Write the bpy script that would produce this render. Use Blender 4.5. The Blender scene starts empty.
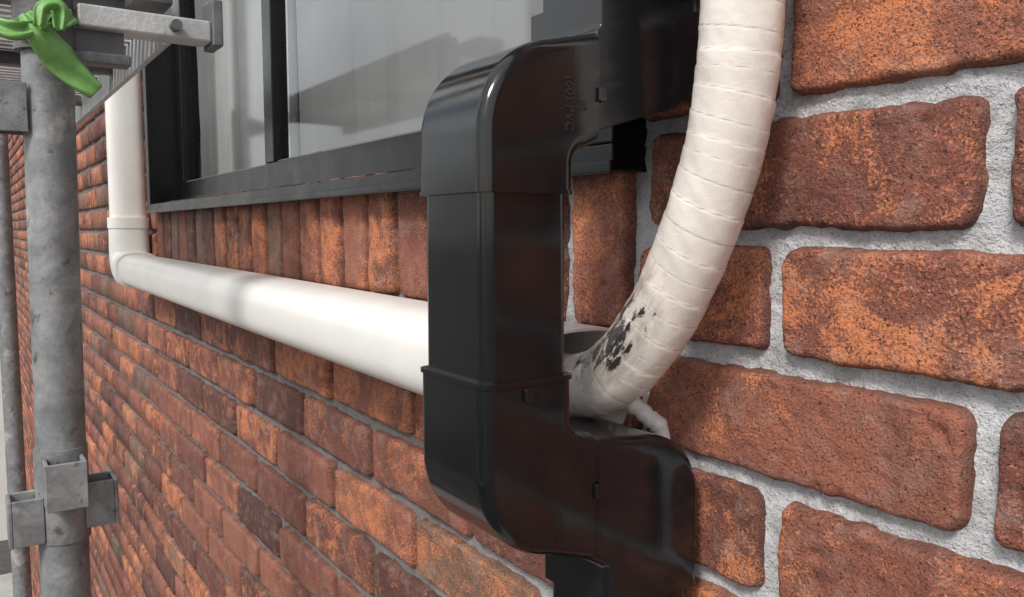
import bpy, math, numpy as np
from mathutils import Vector, Matrix
Z0=4.5
rng=np.random.RandomState(7)
sc=bpy.context.scene
COL=sc.collection
# ---------------------------------------------------------------- helpers
def empty(name,loc=(0,0,0)):
    o=bpy.data.objects.new(name,None); COL.objects.link(o); o.empty_display_size=.1
    return o
def mobj(name,verts,faces,mat,parent=None,smooth=False):
    me=bpy.data.meshes.new(name)
    v=[(float(a),float(b),float(c)+Z0) for a,b,c in verts]
    me.from_pydata(v,[],[tuple(int(i) for i in f) for f in faces]); me.update()
    if smooth: me.polygons.foreach_set('use_smooth',[True]*len(me.polygons))
    me.materials.append(mat)
    o=bpy.data.objects.new(name,me); COL.objects.link(o)
    if parent: o.parent=parent
    return o
def fix_normals(o):
    import bmesh
    bm=bmesh.new(); bm.from_mesh(o.data); bmesh.ops.recalc_face_normals(bm,faces=bm.faces); bm.to_mesh(o.data); bm.free()
def bevel(o,w,seg=2,ang=35):
    m=o.modifiers.new('bev','BEVEL'); m.width=w; m.segments=seg; m.limit_method='ANGLE'; m.angle_limit=math.radians(ang)
    m.harden_normals=False
    o.data.polygons.foreach_set('use_smooth',[True]*len(o.data.polygons))
    n=o.modifiers.new('wn','WEIGHTED_NORMAL'); n.keep_sharp=True
def box(name,x,y,z,mat,parent=None,bev=0.0,seg=2):
    v=[(a,b,c) for a in x for b in y for c in z]
    f=[(0,1,3,2),(4,6,7,5),(0,4,5,1),(2,3,7,6),(0,2,6,4),(1,5,7,3)]
    o=mobj(name,v,f,mat,parent); fix_normals(o)
    if bev: bevel(o,bev,seg)
    return o
def obox(name,c,ax,half,mat,parent=None,bev=0.0):
    A=[Vector(a).normalized() for a in ax]; v=[]
    for i in (-1,1):
        for j in (-1,1):
            for k in (-1,1):
                v.append(Vector(c)+A[0]*half[0]*i+A[1]*half[1]*j+A[2]*half[2]*k)
    f=[(0,1,3,2),(4,6,7,5),(0,4,5,1),(2,3,7,6),(0,2,6,4),(1,5,7,3)]
    o=mobj(name,v,f,mat,parent); fix_normals(o)
    if bev: bevel(o,bev)
    return o
def loft(name,secs,mat,parent=None,caps=(True,True),smooth=True,sharp=35):
    n=len(secs[0]); v=[p for s in secs for p in s]; f=[]
    for i in range(len(secs)-1):
        for j in range(n):
            k=(j+1)%n
            f.append((i*n+j,i*n+k,(i+1)*n+k,(i+1)*n+j))
    if caps[0]: f.append(tuple(range(n))[::-1])
    if caps[1]: f.append(tuple((len(secs)-1)*n+j for j in range(n)))
    o=mobj(name,v,f,mat,parent,smooth); fix_normals(o)
    if smooth: o.data.set_sharp_from_angle(angle=math.radians(sharp))
    return o
def catmull(P,step):
    P=[Vector(p) for p in P]; P=[2*P[0]-P[1]]+P+[2*P[-1]-P[-2]]
    out=[]
    for i in range(1,len(P)-2):
        a,b,c,d=P[i-1:i+3]; n=max(2,int((c-b).length/step))
        for k in range(n):
            t=k/n
            out.append(.5*((2*b)+(c-a)*t+(2*a-5*b+4*c-d)*t*t+(3*b-a-3*c+d)*t**3))
    out.append(P[-2]); return out
def frames(path):
    T=[(path[min(i+1,len(path)-1)]-path[max(i-1,0)]).normalized() for i in range(len(path))]
    n=T[0].orthogonal().normalized(); F=[]
    for t in T:
        n=(n-t*n.dot(t)).normalized(); F.append((t,n,t.cross(n)))
    return F
def tube(name,path,r,mat,parent=None,seg=24,caps=True,rf=None):
    F=frames(path); secs=[]
    for i,(p,(t,n,b)) in enumerate(zip(path,F)):
        rr=r if rf is None else rf(i)
        secs.append([p+(n*math.cos(a)+b*math.sin(a))*rr for a in [2*math.pi*j/seg for j in range(seg)]])
    return loft(name,secs,mat,parent,(caps,caps))
def _h(ix,iy,iz):
    n=(ix*374761393+iy*668265263+iz*1442695041)&0xffffffff
    n=((n^(n>>13))*1274126177)&0xffffffff
    n=n^(n>>16)
    return (n&0xffff)/65535.0
def vn(x,y,z=0.0):
    x=np.asarray(x,float); y=np.asarray(y,float); z=np.zeros_like(x)+z
    ix=np.floor(x).astype(np.int64); iy=np.floor(y).astype(np.int64); iz=np.floor(z).astype(np.int64)
    fx=x-ix; fy=y-iy; fz=z-iz
    fx=fx*fx*(3-2*fx); fy=fy*fy*(3-2*fy); fz=fz*fz*(3-2*fz)
    r=0
    for a in (0,1):
        for b in (0,1):
            for c in (0,1):
                r=r+_h(ix+a,iy+b,iz+c)*(fx if a else 1-fx)*(fy if b else 1-fy)*(fz if c else 1-fz)
    return r*2-1
def fbm(x,y,z=0.0,o=3):
    s=0;a=1
    for i in range(o):
        s=s+a*vn(x*2**i+i*17.3,y*2**i+i*9.1,z); a*=.5
    return s
# ---------------------------------------------------------------- materials
def newmat(name):
    m=bpy.data.materials.new(name); m.use_nodes=True
    nt=m.node_tree; b=nt.nodes['Principled BSDF']; return m,nt,b
def noise(nt,scale,detail=4,rough=.55,vec=None,dist=0.0):
    n=nt.nodes.new('ShaderNodeTexNoise'); n.inputs['Scale'].default_value=scale; n.inputs['Detail'].default_value=detail
    n.inputs['Roughness'].default_value=rough; n.inputs['Distortion'].default_value=dist
    if vec is not None: nt.links.new(vec,n.inputs['Vector'])
    return n.outputs['Fac']
def ramp(nt,fac,stops):
    r=nt.nodes.new('ShaderNodeValToRGB'); e=r.color_ramp.elements
    while len(e)<len(stops): e.new(.5)
    for i,(p,c) in enumerate(stops):
        e[i].position=p; e[i].color=(c,c,c,1) if not hasattr(c,'__len__') else (*c,1)
    nt.links.new(fac,r.inputs['Fac']); return r.outputs['Color']
def mixc(nt,fac,a,b,mode='MIX'):
    m=nt.nodes.new('ShaderNodeMix'); m.data_type='RGBA'; m.blend_type=mode; m.clamp_factor=True
    for s,v in ((0,fac),(6,a),(7,b)):
        if hasattr(v,'is_linked'): nt.links.new(v,m.inputs[s])
        elif s==0: m.inputs[0].default_value=v
        else: m.inputs[s].default_value=(*v,1) if len(v)==3 else v
    return m.outputs[2]
def math_(nt,op,a,b=0.0,c=None):
    m=nt.nodes.new('ShaderNodeMath'); m.operation=op
    for i,v in enumerate((a,b,c)):
        if v is None: continue
        if hasattr(v,'is_linked'): nt.links.new(v,m.inputs[i])
        else: m.inputs[i].default_value=v
    return m.outputs[0]
def bump(nt,h,dist,strength=1.0,prev=None):
    b=nt.nodes.new('ShaderNodeBump'); b.inputs['Distance'].default_value=dist; b.inputs['Strength'].default_value=strength
    nt.links.new(h,b.inputs['Height'])
    if prev is not None: nt.links.new(prev,b.inputs['Normal'])
    return b.outputs['Normal']
def objco(nt): 
    return nt.nodes.new('ShaderNodeTexCoord').outputs['Object']
def simple(name,col,rough=.5,metal=0.0,var=.15,scale=20,bscale=0,bdist=0,spec=.5):
    m,nt,b=newmat(name); co=objco(nt)
    n=noise(nt,scale,4,.6,co)
    lo=tuple(c*(1-var) for c in col); hi=tuple(min(1,c*(1+var)) for c in col)
    nt.links.new(ramp(nt,n,[(.3,lo),(.7,hi)]),b.inputs['Base Color'])
    nt.links.new(ramp(nt,n,[(.3,max(0,rough-.06)),(.7,min(1,rough+.06))]),b.inputs['Roughness'])
    b.inputs['Metallic'].default_value=metal; b.inputs['Specular IOR Level'].default_value=spec
    if bdist: nt.links.new(bump(nt,noise(nt,bscale,3,.6,co),bdist),b.inputs['Normal'])
    return m
def brickmat():
    m,nt,b=newmat('brick_clay'); L=nt.links.new
    at=nt.nodes.new('ShaderNodeAttribute'); at.attribute_name='brnd'
    sp=nt.nodes.new('ShaderNodeSeparateColor'); L(at.outputs['Color'],sp.inputs[0])
    r1,r2,r3=sp.outputs[0],sp.outputs[1],sp.outputs[2]; edge=at.outputs['Alpha']
    co=objco(nt)
    off=nt.nodes.new('ShaderNodeVectorMath'); off.operation='MULTIPLY_ADD'
    cb=nt.nodes.new('ShaderNodeCombineXYZ'); L(r3,cb.inputs[0]); L(r1,cb.inputs[1]); L(r2,cb.inputs[2])
    L(cb.outputs[0],off.inputs[0]); off.inputs[1].default_value=(9,7,5); L(co,off.inputs[2]); v=off.outputs[0]
    base=ramp(nt,r1,[(0,(.100,.042,.036)),(.28,(.18,.068,.052)),(.55,(.26,.093,.066)),(.85,(.35,.130,.083)),(.92,(.27,.145,.095)),(1,(.19,.128,.092))])
    cl=noise(nt,14,3,.6,v,.4)
    base=mixc(nt,ramp(nt,cl,[(.36,.5),(.54,0)]),base,(.085,.040,.036))
    fine=noise(nt,520,3,.75,v)
    fl=math_(nt,'ADD',noise(nt,20,5,.75,v,.8),math_(nt,'MULTIPLY',math_(nt,'SUBTRACT',r2,.5),.30))
    fl=math_(nt,'ADD',fl,math_(nt,'MULTIPLY',math_(nt,'SUBTRACT',fine,.5),.75))
    fm=ramp(nt,fl,[(.57,0),(.70,1)])
    base=mixc(nt,math_(nt,'MULTIPLY',fm,.9),base,(.70,.25,.110))
    base=mixc(nt,ramp(nt,fine,[(.58,0),(.72,.5)]),base,(.52,.30,.21))
    base=mixc(nt,ramp(nt,noise(nt,560,3,.7,v),[(.36,.9),(.44,0)]),base,(.030,.015,.013))
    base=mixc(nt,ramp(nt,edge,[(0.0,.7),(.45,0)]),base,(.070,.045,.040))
    hz=ramp(nt,noise(nt,42,4,.75,co),[(.50,0),(.78,.40)])
    base=mixc(nt,hz,base,(.48,.37,.32))
    L(base,b.inputs['Base Color']); b.inputs['Roughness'].default_value=.74; b.inputs['Specular IOR Level'].default_value=.35
    n1=bump(nt,noise(nt,150,3,.65,v),.0020,.9)
    n2=bump(nt,fine,.0022,1.0,n1)
    L(n2,b.inputs['Normal']); return m
def mortarmat():
    m,nt,b=newmat('mortar'); co=objco(nt); L=nt.links.new
    c=ramp(nt,noise(nt,45,4,.7,co),[(.25,(.40,.41,.42)),(.5,(.60,.61,.63)),(.72,(.76,.77,.79))])
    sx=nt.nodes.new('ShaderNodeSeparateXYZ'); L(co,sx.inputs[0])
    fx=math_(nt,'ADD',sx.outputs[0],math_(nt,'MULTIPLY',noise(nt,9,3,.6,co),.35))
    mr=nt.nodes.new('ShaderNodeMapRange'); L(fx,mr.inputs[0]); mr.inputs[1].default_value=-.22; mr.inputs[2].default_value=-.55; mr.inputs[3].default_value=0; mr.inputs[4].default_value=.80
    c=mixc(nt,mr.outputs[0],c,(.105,.088,.078))  # shade in the joints further left along the wall, painted into the mortar colour
    f=noise(nt,600,3,.75,co)
    c=mixc(nt,ramp(nt,f,[(.33,.7),(.44,0)]),c,(.12,.115,.11))
    L(c,b.inputs['Base Color']); b.inputs['Roughness'].default_value=.93
    L(bump(nt,f,.0020,1,bump(nt,noise(nt,130,3,.65,co),.004,.9)),b.inputs['Normal']); return m
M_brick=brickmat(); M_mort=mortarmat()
def blackmat():
    m,nt,b=newmat('black_pvc'); co=objco(nt); L=nt.links.new
    L(ramp(nt,noise(nt,9,3,.6,co),[(.3,(.0045,.0052,.0062)),(.7,(.0085,.0094,.0110))]),b.inputs['Base Color'])
    L(ramp(nt,noise(nt,26,4,.65,co,.6),[(.3,.09),(.7,.17)]),b.inputs['Roughness'])
    mp=nt.nodes.new('ShaderNodeMapping'); mp.inputs['Scale'].default_value=(1,1,.08); L(co,mp.inputs[0])
    L(bump(nt,noise(nt,420,3,.6,mp.outputs[0]),.00005,.6,bump(nt,noise(nt,14,2,.5,co),.0011,.35)),b.inputs['Normal'])
    b.inputs['Specular IOR Level'].default_value=.55
    return m
M_black=blackmat()
def ductmat():
    m,nt,b=newmat('ivory_pvc'); co=objco(nt); L=nt.links.new
    c=ramp(nt,noise(nt,12,3,.6,co),[(.3,(.75,.745,.705)),(.7,(.81,.805,.77))])
    c=mixc(nt,ramp(nt,noise(nt,70,4,.75,co),[(.60,0),(.82,.3)]),c,(.55,.50,.42))
    L(c,b.inputs['Base Color']); b.inputs['Roughness'].default_value=.3
    L(bump(nt,noise(nt,30,2,.5,co),.0006,.4),b.inputs['Normal']); return m
M_duct=ductmat()
M_alu=simple('black_aluminium',(.0065,.0065,.007),.28,0,.2,15,spec=.30)
M_grey=simple('edge_trim_grey',(.16,.16,.165),.4)
def glassmat():
    m,nt,b=newmat('window_glass'); L=nt.links.new
    nt.nodes.remove(b); out=nt.nodes['Material Output']
    g=nt.nodes.new('ShaderNodeBsdfGlossy'); g.inputs['Roughness'].default_value=.06; g.inputs['Color'].default_value=(.95,.97,.99,1)
    t=nt.nodes.new('ShaderNodeBsdfTransparent'); t.inputs['Color'].default_value=(.97,.98,.975,1)
    fr=nt.nodes.new('ShaderNodeFresnel'); fr.inputs['IOR'].default_value=1.55
    x=nt.nodes.new('ShaderNodeMixShader'); L(fr.outputs[0],x.inputs[0]); L(t.outputs[0],x.inputs[1]); L(g.outputs[0],x.inputs[2])
    L(x.outputs[0],out.inputs[0]); return m
M_glass=glassmat()
def curtmat():
    m,nt,b=newmat('curtain_fabric'); L=nt.links.new; co=objco(nt)
    L(ramp(nt,noise(nt,4,3,.6,co),[(.3,(.72,.715,.70)),(.7,(.86,.855,.845))]),b.inputs['Base Color']); b.inputs['Roughness'].default_value=.9
    return m
M_curt=curtmat()
def galv():
    m,nt,b=newmat('galvanised_steel'); L=nt.links.new; co=objco(nt)
    c=ramp(nt,noise(nt,28,4,.7,co,.5),[(.25,(.13,.135,.14)),(.5,(.23,.24,.245)),(.75,(.36,.37,.375))])
    c=mixc(nt,ramp(nt,noise(nt,11,4,.75,co),[(.58,0),(.68,.8)]),c,(.48,.47,.44))
    c=mixc(nt,ramp(nt,noise(nt,60,4,.7,co),[(.60,0),(.70,.85)]),c,(.085,.062,.05))
    L(c,b.inputs['Base Color']); b.inputs['Metallic'].default_value=.25
    b.inputs['Roughness'].default_value=.5
    L(bump(nt,noise(nt,130,3,.7,co),.0010,.6),b.inputs['Normal']); return m
M_galv=galv()
M_deck=simple('zinc_plate',(.46,.47,.47),.5,.2,.3,14,120,.001)
M_darkst=simple('weathered_steel',(.13,.13,.135),.55,.3,.4,22,120,.001)
M_white=simple('white_siding',(.70,.68,.63),.7,0,.08,3)
M_roof=simple('slate_roof',(.09,.09,.10),.7,0,.2,4)
M_int=simple('plaster_interior',(.45,.43,.40),.9,0,.05,3)
M_gnd=simple('asphalt',(.075,.072,.068),.9,0,.25,6,60,.01)
M_conc=simple('concrete',(.36,.35,.33),.85,0,.15,5,60,.003)
M_pane=simple('pane',(.10,.12,.13),.1)
def ribmat():
    m,nt,b=newmat('green_vinyl'); L=nt.links.new; co=objco(nt)
    L(ramp(nt,noise(nt,60,3,.6,co),[(.3,(.14,.34,.08)),(.7,(.23,.46,.15))]),b.inputs['Base Color'])
    b.inputs['Roughness'].default_value=.45
    L(bump(nt,noise(nt,160,3,.6,co,1),.001,.6),b.inputs['Normal']); return m
M_rib=ribmat()
# ---------------------------------------------------------------- brick wall
house=empty('brick_house')
WX0,WX1,WZ0,WZ1=-2.05,-.434,.052,.985
P=.0756; J0=-.005; PER=.232
GAP=.0060
def build_bricks():
    VV=[];FF=[];CC=[];nv=0
    def add(cx,cz,w,h,k=9):
        nonlocal nv
        r=rng.rand(8)
        near=(cx>-.75 and -.42<cz<.36)
        mid=(cx>-2.2 and -.8<cz<.7)
        hw,hh=w/2,h/2
        if near: 
            xs=np.linspace(-hw,hw,max(8,int(w/.0021))); zs=np.linspace(-hh,hh,max(8,int(h/.0021)))
        elif mid:
            xs=np.concatenate([[-hw,-hw+.0015,-hw+.004,-hw+.008],np.linspace(-hw+.015,hw-.015,max(2,int(w/.012))),[hw-.008,hw-.004,hw-.0015,hw]])
            zs=np.concatenate([[-hh,-hh+.0015,-hh+.004,-hh+.008],np.linspace(-hh+.015,hh-.015,max(2,int(h/.012))),[hh-.008,hh-.004,hh-.0015,hh]])
        else:
            xs=np.array([-hw,-hw+.0025,-hw+.008,0,hw-.008,hw-.0025,hw]); zs=np.array([-hh,-hh+.0025,-hh+.008,0,hh-.008,hh-.0025,hh])
        X,Z=np.meshgrid(xs,zs,indexing='ij')
        gx,gz=X+cx,Z+cz
        rad=.0065+.006*r[0]
        jx=(r[1]-.5)*.002
        Zs=Z+ (r[2]-.5)*.020*X + .0015*vn(gx*14,gz*3,r[3]*50)
        Xs=X+ (r[4]-.5)*.04*Z + .0012*vn(gx*4,gz*18,r[5]*50)
        qx=np.abs(Xs-jx)-(hw-.0014-rad); qz=np.abs(Zs)-(hh-.0012-rad)
        sd=np.hypot(np.maximum(qx,0),np.maximum(qz,0))+np.minimum(np.maximum(qx,qz),0)-rad
        if near or mid: sd=sd+.0012*fbm(gx*80,gz*80,r[6]*30,4)
        e=np.clip(-sd/.0060,0,1)
        hgt=(1-(1-e)**3)
        Y=.0135-.0180*hgt
        Y=Y+((r[3]-.5)*.012*X+(r[7]-.5)*.02*Z)*e+(r[5]-.5)*.0022
        if near or mid:
            Y=Y-.0013*fbm(gx*28,gz*28,r[0]*40,3)*e
        if near:
            Y=Y-.0007*fbm(gx*190,gz*190,r[1]*40,3)*np.minimum(1,e*2)
            pit=np.clip(fbm(gx*75,gz*75,r[2]*90,2)-.75,0,1); Y=Y+.006*pit*e
        n,m=X.shape
        VV.append(np.stack([gx,Y,gz+Z0],-1).reshape(-1,3))
        idx=np.arange(n*m).reshape(n,m)+nv
        FF.append(np.stack([idx[:-1,:-1],idx[1:,:-1],idx[1:,1:],idx[:-1,1:]],-1).reshape(-1,4))
        tone=rng.rand()
        if cx>-.45:
            tone=.45+.38*tone
            r[6]={1:.90,0:.60,-1:.92,-2:.48,-3:.74}.get(k,r[6])
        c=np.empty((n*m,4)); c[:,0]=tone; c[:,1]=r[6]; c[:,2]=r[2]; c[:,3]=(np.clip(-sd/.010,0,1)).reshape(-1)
        CC.append(c); nv+=n*m
    zlo,zhi=-4.42,1.75
    k0=int(math.floor((zlo-J0)/P)); k1=int(math.floor((zhi-J0)/P))
    SX0,SX1=-2.085,-.424
    for k in range(k0,k1):
        z0=J0+k*P; z1=z0+P; cz=(z0+z1)/2
        ph=-.182 if k%2==0 else -.302
        if k in (0,-1): spans=[(-9.0,SX0),(SX1,1.6)]
        elif z1>WZ0 and z0<WZ1: spans=[(-9.0,WX0-.01),(WX1+.008,1.6)]
        else: spans=[(-9.0,1.6)]
        for a,b in spans:
            i0=int(math.floor((a-ph)/PER)); i1=int(math.ceil((b-ph)/PER))
            for i in range(i0,i1):
                l=ph+i*PER; rr=l+PER
                l2,r2=max(l,a),min(rr,b)
                if r2-l2<.028: continue
                add((l2+r2)/2,cz,r2-l2-GAP*1.1,P-GAP,k)
    x=SX1
    while x-P>SX0-.02:
        add(x-P/2,J0,P-GAP,2*P-GAP); x-=P
    V=np.concatenate(VV);F=np.concatenate(FF);C=np.concatenate(CC)
    me=bpy.data.meshes.new('brick_courses')
    me.vertices.add(len(V)); me.vertices.foreach_set('co',V.astype(np.float32).ravel())
    me.loops.add(F.size); me.loops.foreach_set('vertex_index',F.astype(np.int32).ravel())
    me.polygons.add(len(F)); me.polygons.foreach_set('loop_start',np.arange(0,F.size,4,dtype=np.int32)); 
    me.update(calc_edges=True)
    me.polygons.foreach_set('use_smooth',np.ones(len(F),bool))
    a=me.attributes.new('brnd','FLOAT_COLOR','POINT'); a.data.foreach_set('color',C.astype(np.float32).ravel())
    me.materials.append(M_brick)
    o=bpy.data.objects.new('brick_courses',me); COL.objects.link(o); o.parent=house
build_bricks()
def build_mortar():
    xs=np.concatenate([np.arange(-9.0,-2.2,.1),np.arange(-2.2,-1.0,.012),np.arange(-1.0,.2,.0032),np.arange(.2,1.65,.05)])
    zs=np.concatenate([np.arange(-4.5,-.6,.1),np.arange(-.6,-.32,.012),np.arange(-.32,.30,.0032),np.arange(.30,1.0,.02),np.arange(1.0,1.85,.1)])
    X,Z=np.meshgrid(xs,zs,indexing='ij')
    Y=.0054+.0020*fbm(X*35,Z*35,3.3,3)+.0014*fbm(X*160,Z*160,1.7,2)
    n,m=X.shape; V=np.stack([X,Y,Z+Z0],-1).reshape(-1,3)
    idx=np.arange(n*m).reshape(n,m)
    F=np.stack([idx[:-1,:-1],idx[1:,:-1],idx[1:,1:],idx[:-1,1:]],-1).reshape(-1,4)
    xc=((X[:-1,:-1]+X[1:,1:])/2).reshape(-1); zc=((Z[:-1,:-1]+Z[1:,1:])/2).reshape(-1)
    F=F[~((xc>WX0)&(xc<WX1)&(zc>WZ0)&(zc<WZ1))]
    me=bpy.data.meshes.new('mortar_bed')
    me.vertices.add(len(V)); me.vertices.foreach_set('co',V.astype(np.float32).ravel())
    me.loops.add(F.size); me.loops.foreach_set('vertex_index',F.astype(np.int32).ravel())
    me.polygons.add(len(F)); me.polygons.foreach_set('loop_start',np.arange(0,F.size,4,dtype=np.int32)); me.update(calc_edges=True)
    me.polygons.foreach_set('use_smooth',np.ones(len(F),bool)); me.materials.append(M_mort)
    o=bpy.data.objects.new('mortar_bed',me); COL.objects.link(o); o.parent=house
build_mortar()
box('end_wall',(-9.12,-9.0),(.0,6.0),(-4.5,1.8),M_white,house)
box('side_wall',(1.65,1.77),(.0,6.0),(-4.5,1.8),M_white,house)
box('back_wall',(-9.0,1.65),(5.88,6.0),(-4.5,1.8),M_white,house)
mobj('roof',[(-9.5,-.30,1.84),(2.1,-.30,1.84),(2.1,3,3.4),(-9.5,3,3.4),(-9.5,6.4,1.84),(2.1,6.4,1.84)],[(0,1,2,3),(3,2,5,4),(0,3,4),(1,5,2)],M_roof,house)
box('soffit',(-9.5,2.1),(-.30,.0),(1.80,1.83),M_white,house)
box('room_floor',(-2.6,.2),(.16,3.0),(-.9,-.85),M_int,house)
box('room_ceiling',(-2.6,.2),(.16,3.0),(1.3,1.35),M_int,house)
box('room_back',(-2.6,.2),(3.0,3.05),(-.9,1.35),M_int,house)
box('room_side_a',(-2.65,-2.6),(.10,3.05),(-.9,1.35),M_int,house)
box('room_side_b',(.2,.25),(.10,3.05),(-.9,1.35),M_int,house)
# ---------------------------------------------------------------- window
win=empty('sliding_window'); win.parent=house
FX0,FX1,FZ0,FZ1=-2.07,-.420,.041,1.0
box('frame_sill',(FX0,FX1),(-.026,.10),(FZ0,.060),M_alu,win,.0015)
box('frame_sill_lip',(FX0-.002,FX1+.002),(-.030,-.0265),(FZ0-.002,.048),M_alu,win,.0012)
box('frame_sill_track_b',(FX0+.034,FX1-.034),(.034,.0375),(.0605,.076),M_alu,win,.0005)
box('frame_head',(FX0,FX1),(-.026,.10),(.965,FZ1),M_alu,win,.0015)
box('frame_jamb_a',(FX0,FX0+.032),(-.026,.10),(.0603,.9647),M_alu,win,.0015)
box('frame_jamb_b',(FX1-.032,FX1),(-.026,.10),(.0603,.9647),M_alu,win,.0015)
def sash(tag,x0,x1,y0,y1,zb,st=.042,rail=.045):
    box('sash_bottom_'+tag,(x0,x1),(y0,y1),(zb,zb+rail),M_alu,win,.002)
    box('sash_top_'+tag,(x0,x1),(y0,y1),(.915,.960),M_alu,win,.002)
    box('sash_stile_a_'+tag,(x0,x0+st),(y0+.0005,y1-.0005),(zb+rail+.0003,.9147),M_alu,win,.002)
    box('sash_stile_b_'+tag,(x1-st,x1),(y0+.0005,y1-.0005),(zb+rail+.0003,.9147),M_alu,win,.002)
    ym=(y0+y1)/2
    box('gasket_'+tag,(x0+st,x1-st),(ym-.006,ym-.0035),(zb+rail,zb+rail+.003),M_grey,win)
    a,b_,c,d=x0+st-.004,x1-st+.004,zb+rail-.004,.918
    mobj('glass_'+tag,[(a,ym,c),(b_,ym,c),(b_,ym,d),(a,ym,d)],[(0,1,2,3)],M_glass,win)
sash('front',-1.262,FX1-.033,.000,.026,.063,.042,.040)
sash('rear',FX0+.033,-1.218,.040,.066,.066,.042,.045)
def curtain(name,x0,x1,y,amp,wl,z0,z1,seed):
    xs=np.arange(x0,x1,.005); zs=np.linspace(z0,z1,14)
    V=[];F=[]
    for i,x in enumerate(xs):
        for j,z in enumerate(zs):
            ph=2*math.pi*x/wl+1.5*float(vn(np.array(x*7),np.array(z*1.2),seed))
            V.append((x,y+amp*math.sin(ph)+amp*.35*math.sin(2.3*ph+1),z))
    m=len(zs)
    for i in range(len(xs)-1):
        for j in range(m-1): F.append((i*m+j,(i+1)*m+j,(i+1)*m+j+1,i*m+j+1))
    return mobj(name,V,F,M_curt,house,True)
curtain('lace_curtain',-1.212,-.458,.038,.0055,.12,.064,.96,2.0)
curtain('drape_curtain',-2.03,-1.27,.095,.016,.085,.07,.96,5.0)
# ---------------------------------------------------------------- ivory cable duct
duct=empty('air_conditioner_duct')
YC,HY,HZ=-.0535,.0435,.0385
def ZCf(x): return -.1080+max(0,-(x+.42))*.0075
ZC=ZCf(-2.1)
def shape(i,n,hy,hw,sc_):
    a=2*math.pi*i/n; c,s=math.cos(a),math.sin(a)
    ex=.55 if c>0 else .80
    return math.copysign(abs(c)**ex,c)*hy*sc_, math.copysign(abs(s)**.66,s)*hw*sc_
def sect_h(x,sc_,n=48):
    return [(x,YC+shape(i,n,HY,HZ,sc_)[0],ZCf(x)+shape(i,n,HY,HZ,sc_)[1]) for i in range(n)]
DX=-.4195
secs=[sect_h(-2.115,.97),sect_h(-1.2,1.0),sect_h(DX-.06,1.0),sect_h(DX-.052,1.0),sect_h(DX-.045,1.06),sect_h(DX-.001,1.07),sect_h(DX,1.06),sect_h(DX,1.015),sect_h(DX-.001,1.0),sect_h(DX-.05,.95),sect_h(DX-.6,.94)]
loft('duct_run',secs,M_duct,duct,(True,True))
def sect_dir(cx,cz,dx,dz,sc_,n=48,hw=.034):
    l=math.hypot(dx,dz); dx/=l; dz/=l; lx,lz=-dz,dx
    out=[]
    for i in range(n):
        y,w=shape(i,n,HY,hw,sc_); out.append((cx+lx*w,YC+y,cz+lz*w))
    return out
VX=-2.168
loft('duct_riser',[sect_dir(VX,z,0,-1,.94,hw=.028) for z in (1.7,.5,-.02)],M_duct,duct)
R=.045; cxx,czz=VX+R,ZC+R; secs=[]
for z,s_ in ((.030,1.0),(.030,1.07),(.004,1.07),(.004,1.02)): secs.append(sect_dir(VX,z,0,-1,s_,hw=.031))
for i in range(13):
    a=math.pi+ (math.pi/2)*i/12
    secs.append(sect_dir(cxx+R*math.cos(a),czz+R*math.sin(a),-math.sin(a),math.cos(a),1.04,hw=.031+.006*i/12))
for x_,s_ in ((-2.100,1.05),(-2.100,1.11),(-2.060,1.11),(-2.060,1.0)): secs.append(sect_dir(x_,ZC,1,0,s_,hw=.0375))
loft('duct_elbow',secs,M_duct,duct)
# ---------------------------------------------------------------- black downpipe
dp=empty('rainwater_downpipe')
def arc(cy,cz,r,a0,a1,n=10):
    return [(cy+r*math.cos(math.radians(a0+(a1-a0)*i/n)),cz+r*math.sin(math.radians(a0+(a1-a0)*i/n))) for i in range(n+1)]
def prof(name,pts,ends,x0,x1,bw=.008,mat=None):
    n=len(pts); v=[(x0,y,z) for y,z in pts]+[(x1,y,z) for y,z in pts]
    f=[tuple(range(n)),tuple(range(2*n-1,n-1,-1))]
    for i in range(n): j=(i+1)%n; f.append((i,i+n,j+n,j))
    o=mobj(name,v,f,mat or M_black,dp,True); fix_normals(o)
    me=o.data
    bwl=me.attributes.new('bevel_weight_edge','FLOAT','EDGE')
    se=me.attributes.get('sharp_edge') or me.attributes.new('sharp_edge','BOOLEAN','EDGE')
    endp=set()
    for e in ends: endp.add((e,(e+1)%n))
    ptsend=set(x for e in endp for x in e)
    for ed in me.edges:
        a,b=ed.vertices; same=(a<n)==(b<n)
        ia,ib=a%n,b%n
        if same:
            isend=((ia,ib) in endp) or ((ib,ia) in endp)
            bwl.data[ed.index].value=0.0 if isend else 1.0
            se.data[ed.index].value=isend
        else:
            se.data[ed.index].value=(ia in ptsend)
    m=o.modifiers.new('bev','BEVEL'); m.width=bw; m.segments=6; m.limit_method='WEIGHT'
    w=o.modifiers.new('wn','WEIGHTED_NORMAL'); w.keep_sharp=True; w.weight=80
    return o
XA,XB=-.4165,-.345
BR=.0075
def E(p,q): return [i for i,a in enumerate(p) if a==q][0]
p=[(-.180,.020)]+arc(-.128,.0505,.052,180,97,14)+[(-.103,.1095),(-.103,.0485)]+arc(-.110,.0365,.009,90,180,6)+[(-.119,.020)]
prof('elbow_upper_outer',p,[E(p,(-.103,.1095)),len(p)-1],XA,XB,BR)
p=[(-.110,.1055),(-.1025,.1080)]+arc(-.1075,.1160,.0075,-60,0,4)+[(-.100,.132),(-.013,.132)]+arc(-.062,.118,.049,0,-80,12)+[(-.110,.0530)]
prof('elbow_upper_inner',p,[E(p,(-.100,.132)),len(p)-1],XA+.002,XB-.002,BR)
prof('pipe_upper',[(-.0965,.110),(-.0965,1.7),(-.0175,1.7),(-.0175,.110)],[1,3],XA+.005,XB-.005,BR)
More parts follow.
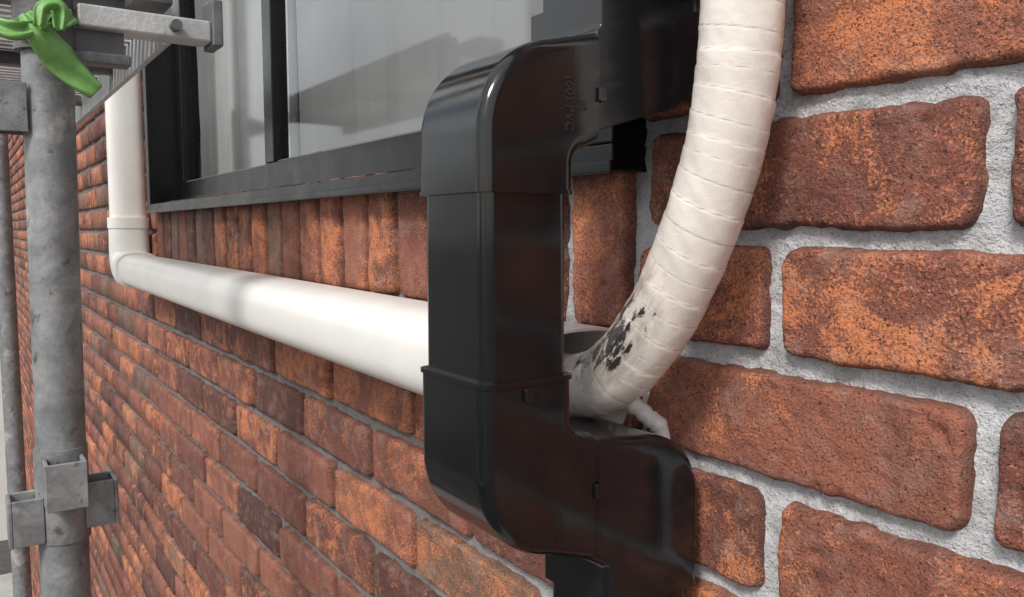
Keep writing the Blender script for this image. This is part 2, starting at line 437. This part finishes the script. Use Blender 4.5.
prof('pipe_middle',[(-.1775,-.095),(-.1775,.035),(-.1215,.035),(-.1215,-.095)],[1,3],XA+.0022,XB-.0022,BR)
p=[(-.180,-.081),(-.119,-.081)]+arc(-.110,-.107,.009,180,262,6)+[(-.103,-.1175),(-.103,-.1935)]+arc(-.127,-.131,.053,262,180,14)
prof('elbow_lower_outer',p,[0,E(p,(-.103,-.1175))],XA,XB,BR)
p=[(-.110,-.1195)]+arc(-.058,-.171,.045,84,0,12)+[(-.013,-.230),(-.090,-.230)]+arc(-.096,-.2045,.0055,0,60,4)+[(-.110,-.1905)]
prof('elbow_lower_inner',p,[E(p,(-.013,-.230)),len(p)-1],XA+.002,XB-.002,BR)
prof('pipe_lower',[(-.0865,-4.45),(-.0865,-.20),(-.0175,-.20),(-.0175,-4.45)],[1,3],XA+.005,XB-.005,BR)
box('socket_clip_a',(XB-.001,XB+.0022),(-.1545,-.1485),(-.0925,-.0850),M_black,dp,.0007)
box('socket_clip_b',(XB-.001,XB+.0022),(-.1045,-.0985),(-.155,-.1465),M_black,dp,.0007)
box('socket_clip_c',(XB-.001,XB+.0022),(-.1045,-.0985),(.071,.079),M_black,dp,.0007)
def rim(name,z0,z1,y0,y1,x0,x1):
    return prof(name,[(y0,z0),(y0,z1),(y1,z1),(y1,z0)],[1,3],x0,x1,BR)
rim('socket_bead_upper',.0195,.0215,-.1806,-.1184,XA-.0006,XB+.0006)
rim('socket_bead_lower',-.0830,-.0805,-.1810,-.1180,XA-.001,XB+.001)
M_emb=simple('embossed_black_pvc',(.018,.018,.019),.5,0,.1,20)
def label(txt,loc,size,par):
    cu=bpy.data.curves.new('embossed_lettering','FONT'); cu.body=txt; cu.size=size; cu.extrude=.0004; cu.align_x='CENTER'
    o=bpy.data.objects.new('embossed_lettering',cu); COL.objects.link(o); cu.materials.append(M_emb)
    m=Matrix(((0,0,1,loc[0]),(0,1,0,loc[1]),(-1,0,0,loc[2]+Z0),(0,0,0,1)))
    o.matrix_world=m; o.parent=par
label('(60) PVC',(XB+.0001,-.127,.068),.0080,dp)
label('JIS',(XB+.0001,-.1165,.068),.0060,dp)
box('pipe_bracket',(XA-.004,XB+.004),(-.016,.0),(-.46,-.44),M_black,dp,.002)
# ---------------------------------------------------------------- taped refrigerant line
def hosemat():
    m,nt,b=newmat('wrapping_tape'); L=nt.links.new
    at=nt.nodes.new('ShaderNodeAttribute'); at.attribute_name='hc'
    sp=nt.nodes.new('ShaderNodeSeparateColor'); L(at.outputs['Color'],sp.inputs[0])
    seam=sp.outputs[2]; dirtm=at.outputs['Alpha']
    co=objco(nt)
    c=ramp(nt,noise(nt,22,3,.65,co),[(.3,(.70,.635,.575)),(.7,(.81,.76,.71))])
    c=mixc(nt,ramp(nt,seam,[(.0,.85),(.05,.0)]),c,(.21,.175,.15))
    c=mixc(nt,ramp(nt,noise(nt,140,3,.7,co),[(.56,0),(.78,.25)]),c,(.50,.44,.39))
    rot=nt.nodes.new('ShaderNodeMapping'); rot.inputs['Rotation'].default_value=(0,math.radians(53),0); L(co,rot.inputs[0])
    scl=nt.nodes.new('ShaderNodeMapping'); scl.inputs['Scale'].default_value=(.38,1,1); L(rot.outputs[0],scl.inputs[0])
    dd=math_(nt,'MULTIPLY',math_(nt,'SUBTRACT',dirtm,.5),.56)
    dm=ramp(nt,math_(nt,'ADD',noise(nt,120,6,.72,scl.outputs[0],.5),dd),[(.765,0),(.80,1)])
    dm2=ramp(nt,math_(nt,'ADD',noise(nt,60,5,.75,scl.outputs[0]),dd),[(.5,0),(.84,.85)])
    c=mixc(nt,dm2,c,(.24,.20,.175))
    c=mixc(nt,dm,c,(.03,.027,.025))
    L(c,b.inputs['Base Color']); b.inputs['Roughness'].default_value=.29
    L(bump(nt,noise(nt,160,3,.65,co,.7),.0006,.5,bump(nt,noise(nt,45,2,.5,co),.002,.4)),b.inputs['Normal']); return m
M_hose=hosemat()
def hose():
    pts=[(-.258,-.05,1.2),(-.268,-.05,.6),(-.281,-.049,.3),(-.289,-.048,.18),(-.292,-.048,.126),(-.297,-.048,.072),(-.309,-.050,.0226),(-.325,-.052,-.0174),(-.350,-.055,-.0607),(-.386,-.057,-.095),(-.435,-.058,-.108),(-.52,-.056,-.108),(-.62,-.056,-.107)]
    path=catmull(pts,.0010)
    F=frames(path); n=len(path); S=64
    s=np.zeros(n)
    for i in range(1,n): s[i]=s[i-1]+(path[i]-path[i-1]).length
    ph=np.linspace(0,2*np.pi,S,endpoint=False)
    wob=np.cumsum(np.concatenate([[0],np.diff(s)/(.0118*(1+.55*vn(s[1:]*45,s[1:]*0+3))) ]))
    T=wob[:,None]+ph[None,:]/(2*np.pi)+.06*np.sin(ph)[None,:]
    fr=T-np.floor(T)
    ridge=np.where(fr<.06,fr/.06,1-(fr-.06)/.94)
    r=.0217+.00036*ridge+.0003*vn(np.floor(T)*3.1,T*0+5)+.0005*fbm(s[:,None]*70+np.cos(ph)*1.5,np.sin(ph)[None,:]*1.5+s[:,None]*0,2.0,3)
    V=np.empty((n,S,3))
    for i in range(n):
        t,a,b=F[i]; a=np.array(a);b=np.array(b);p_=np.array(path[i])
        V[i]=p_+r[i][:,None]*(np.cos(ph)[:,None]*a+np.sin(ph)[:,None]*b)
    zc=V[:,:,2]; pa=np.array([tuple(p_) for p_ in path])
    xr=(V[:,:,0]-pa[:,0][:,None])/.0216; yr=(V[:,:,1]-pa[:,1][:,None])/.0216
    D=np.clip(1.3-np.abs(zc+.066)/.058,0,1)*np.clip(1.5*(-.93*yr-.25*xr)-.25,0,1)
    V[:,:,2]+=Z0
    idx=np.arange(n*S).reshape(n,S); nx=np.roll(idx,-1,1)
    Fc=np.stack([idx[:-1],nx[:-1],nx[1:],idx[1:]],-1).reshape(-1,4)
    me=bpy.data.meshes.new('taped_refrigerant_line')
    me.vertices.add(n*S); me.vertices.foreach_set('co',V.astype(np.float32).ravel())
    me.loops.add(Fc.size); me.loops.foreach_set('vertex_index',Fc.astype(np.int32).ravel())
    me.polygons.add(len(Fc)); me.polygons.foreach_set('loop_start',np.arange(0,Fc.size,4,dtype=np.int32)); me.update(calc_edges=True)
    me.polygons.foreach_set('use_smooth',np.ones(len(Fc),bool))
    C=np.stack([T%1,np.repeat(s[:,None],S,1),np.minimum(fr,1-fr),D],-1)
    a=me.attributes.new('hc','FLOAT_COLOR','POINT'); a.data.foreach_set('color',C.astype(np.float32).ravel())
    me.materials.append(M_hose)
    o=bpy.data.objects.new('taped_refrigerant_line',me); COL.objects.link(o); fix_normals(o)
hose()
dpath=catmull([(-.50,-.026,-.124),(-.44,-.024,-.122),(-.412,-.021,-.120),(-.396,-.014,-.128),(-.388,-.0040,-.15),(-.388,-.0020,-.25),(-.388,-.0020,-.5)],.002)
tube('condensate_drain_hose',dpath,.007,M_duct,None,20,True,rf=lambda i:.0062+.0006*math.sin(i*1.6))
# ---------------------------------------------------------------- scaffold
scf=empty('scaffold')
PX,PY=-.985,-.316
lean=.012
def pole(name,x,y,z0,z1,r,ly=0):
    n=60; path=[Vector((x,y+ly*(z),z)) for z in np.linspace(z0,z1,n)]
    return tube(name,path,r,M_galv,scf,32)
pole('standard_a',PX,PY,-4.5,2.2,.0243,lean)
pole('standard_b',-2.75,-.293,-4.5,2.2,.0243)
def pocket(tag,cx,cy,dx,dy,z):
    d=Vector((dx,dy,0)); l=Vector((-dy,dx,0)); u=Vector((0,0,1)); c=Vector((cx,cy,z))
    hs=.025
    for k,sg in (('a',1),('b',-1)):
        obox('pocket_cheek_%s_%s'%(tag,k),c+d*.034+l*.0175*sg,(d,l,u),(.0145,.0020,hs),M_galv,scf,.001)
    obox('pocket_face_'+tag,c+d*.0505,(d,l,u),(.0020,.0195,hs),M_galv,scf,.001)
zz=-.285; yy=PY+lean*zz
pocket('a',PX,yy,1,0,zz+.018); pocket('b',PX,yy,-1,0,zz+.018); pocket('c',PX,yy,0,1,zz-.016); pocket('d',PX,yy,0,-1,zz-.024)
pocket('e',PX,PY,0,-1,.125)
tube('pocket_collar_a',[Vector((PX,yy,zz-.052)),Vector((PX,yy,zz-.045)),Vector((PX,yy,zz+.05))],.0262,M_galv,scf,32)
tube('joint_sleeve',[Vector((PX,PY,.185)),Vector((PX,PY,.36))],.0285,M_darkst,scf,32)
box('bracket_arm',(PX-.018,PX+.018),(PY+.03,-.150),(.214,.238),M_deck,scf,.003)
box('bracket_arm_lower',(PX-.012,PX+.012),(PY+.02,-.235),(.178,.190),M_darkst,scf,.002)
box('bracket_web',(PX-.004,PX+.004),(PY+.025,-.240),(.190,.214),M_darkst,scf)
box('bracket_stop',(PX-.022,PX+.022),(-.150,-.138),(.210,.262),M_darkst,scf,.002)
tube('bracket_bolt',[Vector((PX-.03,-.19,.226)),Vector((PX+.03,-.19,.226))],.006,M_darkst,scf,12)
DX0,DX1=-2.0,-1.03
box('deck_side_rail_a',(DX0,DX1),(-.178,-.170),(.230,.286),M_deck,scf,.002)
box('deck_side_rail_b',(DX0,DX1),(-.420,-.412),(.246,.286),M_deck,scf,.002)
x=DX0+.01;i=0
while x<DX1-.03:
    box('deck_tread_%d'%i,(x,x+.016),(-.412,-.178),(.276,.281),M_deck,scf); x+=.030; i+=1
for k,xx in enumerate((-1.9,-1.5,-1.1)):
    box('deck_rib_%d'%k,(xx,xx+.02),(-.412,-.178),(.256,.2755),M_darkst,scf)
for k,y_ in enumerate((-.38,-.21)):
    box('deck_hook_%d'%k,(DX1,DX1+.06),(y_-.02,y_+.02),(.250,.272),M_darkst,scf,.002)
def rp(px,py,dx=.034): return Vector((PX+dx,PY+(px-55)*.00094,(230-py)*.00107))
def ribbon(name,pts,ws,parent,seed=0):
    c=catmull(pts,.002); n=len(c); V=[];F=[]; W=np.interp(np.linspace(0,1,n),np.linspace(0,1,len(ws)),ws); m=9
    for i,p_ in enumerate(c):
        t=(c[min(i+1,n-1)]-c[max(i-1,0)]).normalized(); a=Vector((1,0,0)); l=t.cross(a).normalized()
        for j in range(m):
            u=(j/(m-1)-.5)
            V.append(p_+l*(u*W[i])+a*(.0035*math.sin(u*9+i*.12+seed)+.004*math.sin(i*.17+seed*2)))
    for i in range(n-1):
        for j in range(m-1): F.append((i*m+j,i*m+j+1,(i+1)*m+j+1,(i+1)*m+j))
    o=mobj(name,V,F,M_rib,parent,True); s=o.modifiers.new('s','SOLIDIFY'); s.thickness=.0006; return o
rb=empty('green_ribbon')
ribbon('tail_long',[rp(34,30,.040),rp(46,48,.044),rp(64,66,.042),rp(82,82,.036),rp(100,96,.030)],[.012,.026,.034,.028,.018],rb,0)
ribbon('tail_short',[rp(62,34,.046),rp(42,44,.048),rp(22,48,.044),rp(2,40,.036)],[.016,.014,.020,.014],rb,2)
ribbon('wrap',[rp(84,22,.014),rp(68,30,.040),rp(48,38,.044),rp(26,42,.020)],[.014,.020,.022,.016],rb,4)
ribbon('loop',[rp(46,44,.052),rp(52,26,.056),rp(66,24,.056),rp(64,44,.054)],[.010,.016,.018,.010],rb,1)
# ---------------------------------------------------------------- setting
mobj('ground',[(-300,-300,-4.5),(300,-300,-4.5),(300,300,-4.5),(-300,300,-4.5)],[(0,1,2,3)],M_gnd)
box('concrete_path',(-12,3),(-1.2,-.02),(-4.496,-4.45),M_conc)
def nhouse(name,x0,x1,y0,y1,h,wallm=M_white):
    e=empty(name)
    box('walls',(x0,x1),(y0,y1),(-4.5,-4.5+h),wallm,e)
    zt=-4.5+h; o=.4
    ym=(y0+y1)/2
    mobj('roof',[(x0-o,y0-o,zt-.05),(x1+o,y0-o,zt-.05),(x1+o,ym,zt+1.3),(x0-o,ym,zt+1.3),(x0-o,y1+o,zt-.05),(x1+o,y1+o,zt-.05)],[(0,1,2,3),(3,2,5,4),(0,3,4),(1,5,2)],M_roof,e)
    n=int((x1-x0)/2.4)
    for i in range(n):
        for fl in (0,1):
            xa=x0+.8+i*2.4; za=-4.5+1.0+fl*2.8
            if za+1.1<zt:
                box('window_frame_%d_%d'%(i,fl),(xa-.05,xa+1.45),(y1+.003,y1+.05),(za-.05,za+1.15),M_alu,e)
                box('window_pane_%d_%d'%(i,fl),(xa,xa+1.4),(y1+.05,y1+.056),(za,za+1.1),M_pane,e)
    for fl in (0,1):
        za=-4.5+1.0+fl*2.8
        if za+1.1<zt:
            box('window_frame_end_%d'%fl,(x1+.003,x1+.05),(ym+.6,ym+2.0),(za-.05,za+1.15),M_alu,e)
            box('window_pane_end_%d'%fl,(x1+.05,x1+.056),(ym+.65,ym+1.95),(za,za+1.1),M_pane,e)
    return e
nhouse('neighbour_house',-13,6,-16,-9.5,3.0)
nhouse('neighbour_house',-24,-13.5,-3.5,4,6.2)
# ---------------------------------------------------------------- light
w=bpy.data.worlds.new('World'); sc.world=w; w.use_nodes=True; nt=w.node_tree
sky=nt.nodes.new('ShaderNodeTexSky'); sky.sky_type='NISHITA'; sky.sun_disc=False
tv=Vector((-.34,.66,-.72)).normalized()
el=math.asin(-tv.z); az=math.atan2(-tv.x,-tv.y)
sky.sun_elevation=el; sky.sun_rotation=az%(2*math.pi); sky.dust_density=4.0; sky.air_density=1.0
tc=nt.nodes.new('ShaderNodeTexCoord')
cn=noise(nt,2.2,3,.6,tc.outputs['Generated'],.5)
cm=ramp(nt,cn,[(.36,0),(.56,.92)])
cc=mixc(nt,cm,sky.outputs[0],(8.2,8.3,8.4))
nt.links.new(cc,nt.nodes['Background'].inputs['Color']); nt.nodes['Background'].inputs['Strength'].default_value=.15
sd=bpy.data.lights.new('sun','SUN'); sd.energy=2.6; sd.angle=math.radians(12); sd.color=(1,.965,.92)
so=bpy.data.objects.new('sun',sd); COL.objects.link(so); so.rotation_euler=tv.to_track_quat('-Z','Y').to_euler(); so.location=(0,-3,8)
cam=bpy.data.cameras.new('camera'); co=bpy.data.objects.new('camera',cam); COL.objects.link(co)
cam.sensor_width=36; cam.lens=28.125; cam.clip_start=.01; cam.clip_end=1000
co.location=(0,-.4,Z0); co.rotation_euler=(math.radians(90-4.9),0,math.radians(55.4))
sc.camera=co
sc.view_settings.view_transform='Standard'; sc.view_settings.look='None'; sc.view_settings.exposure=0
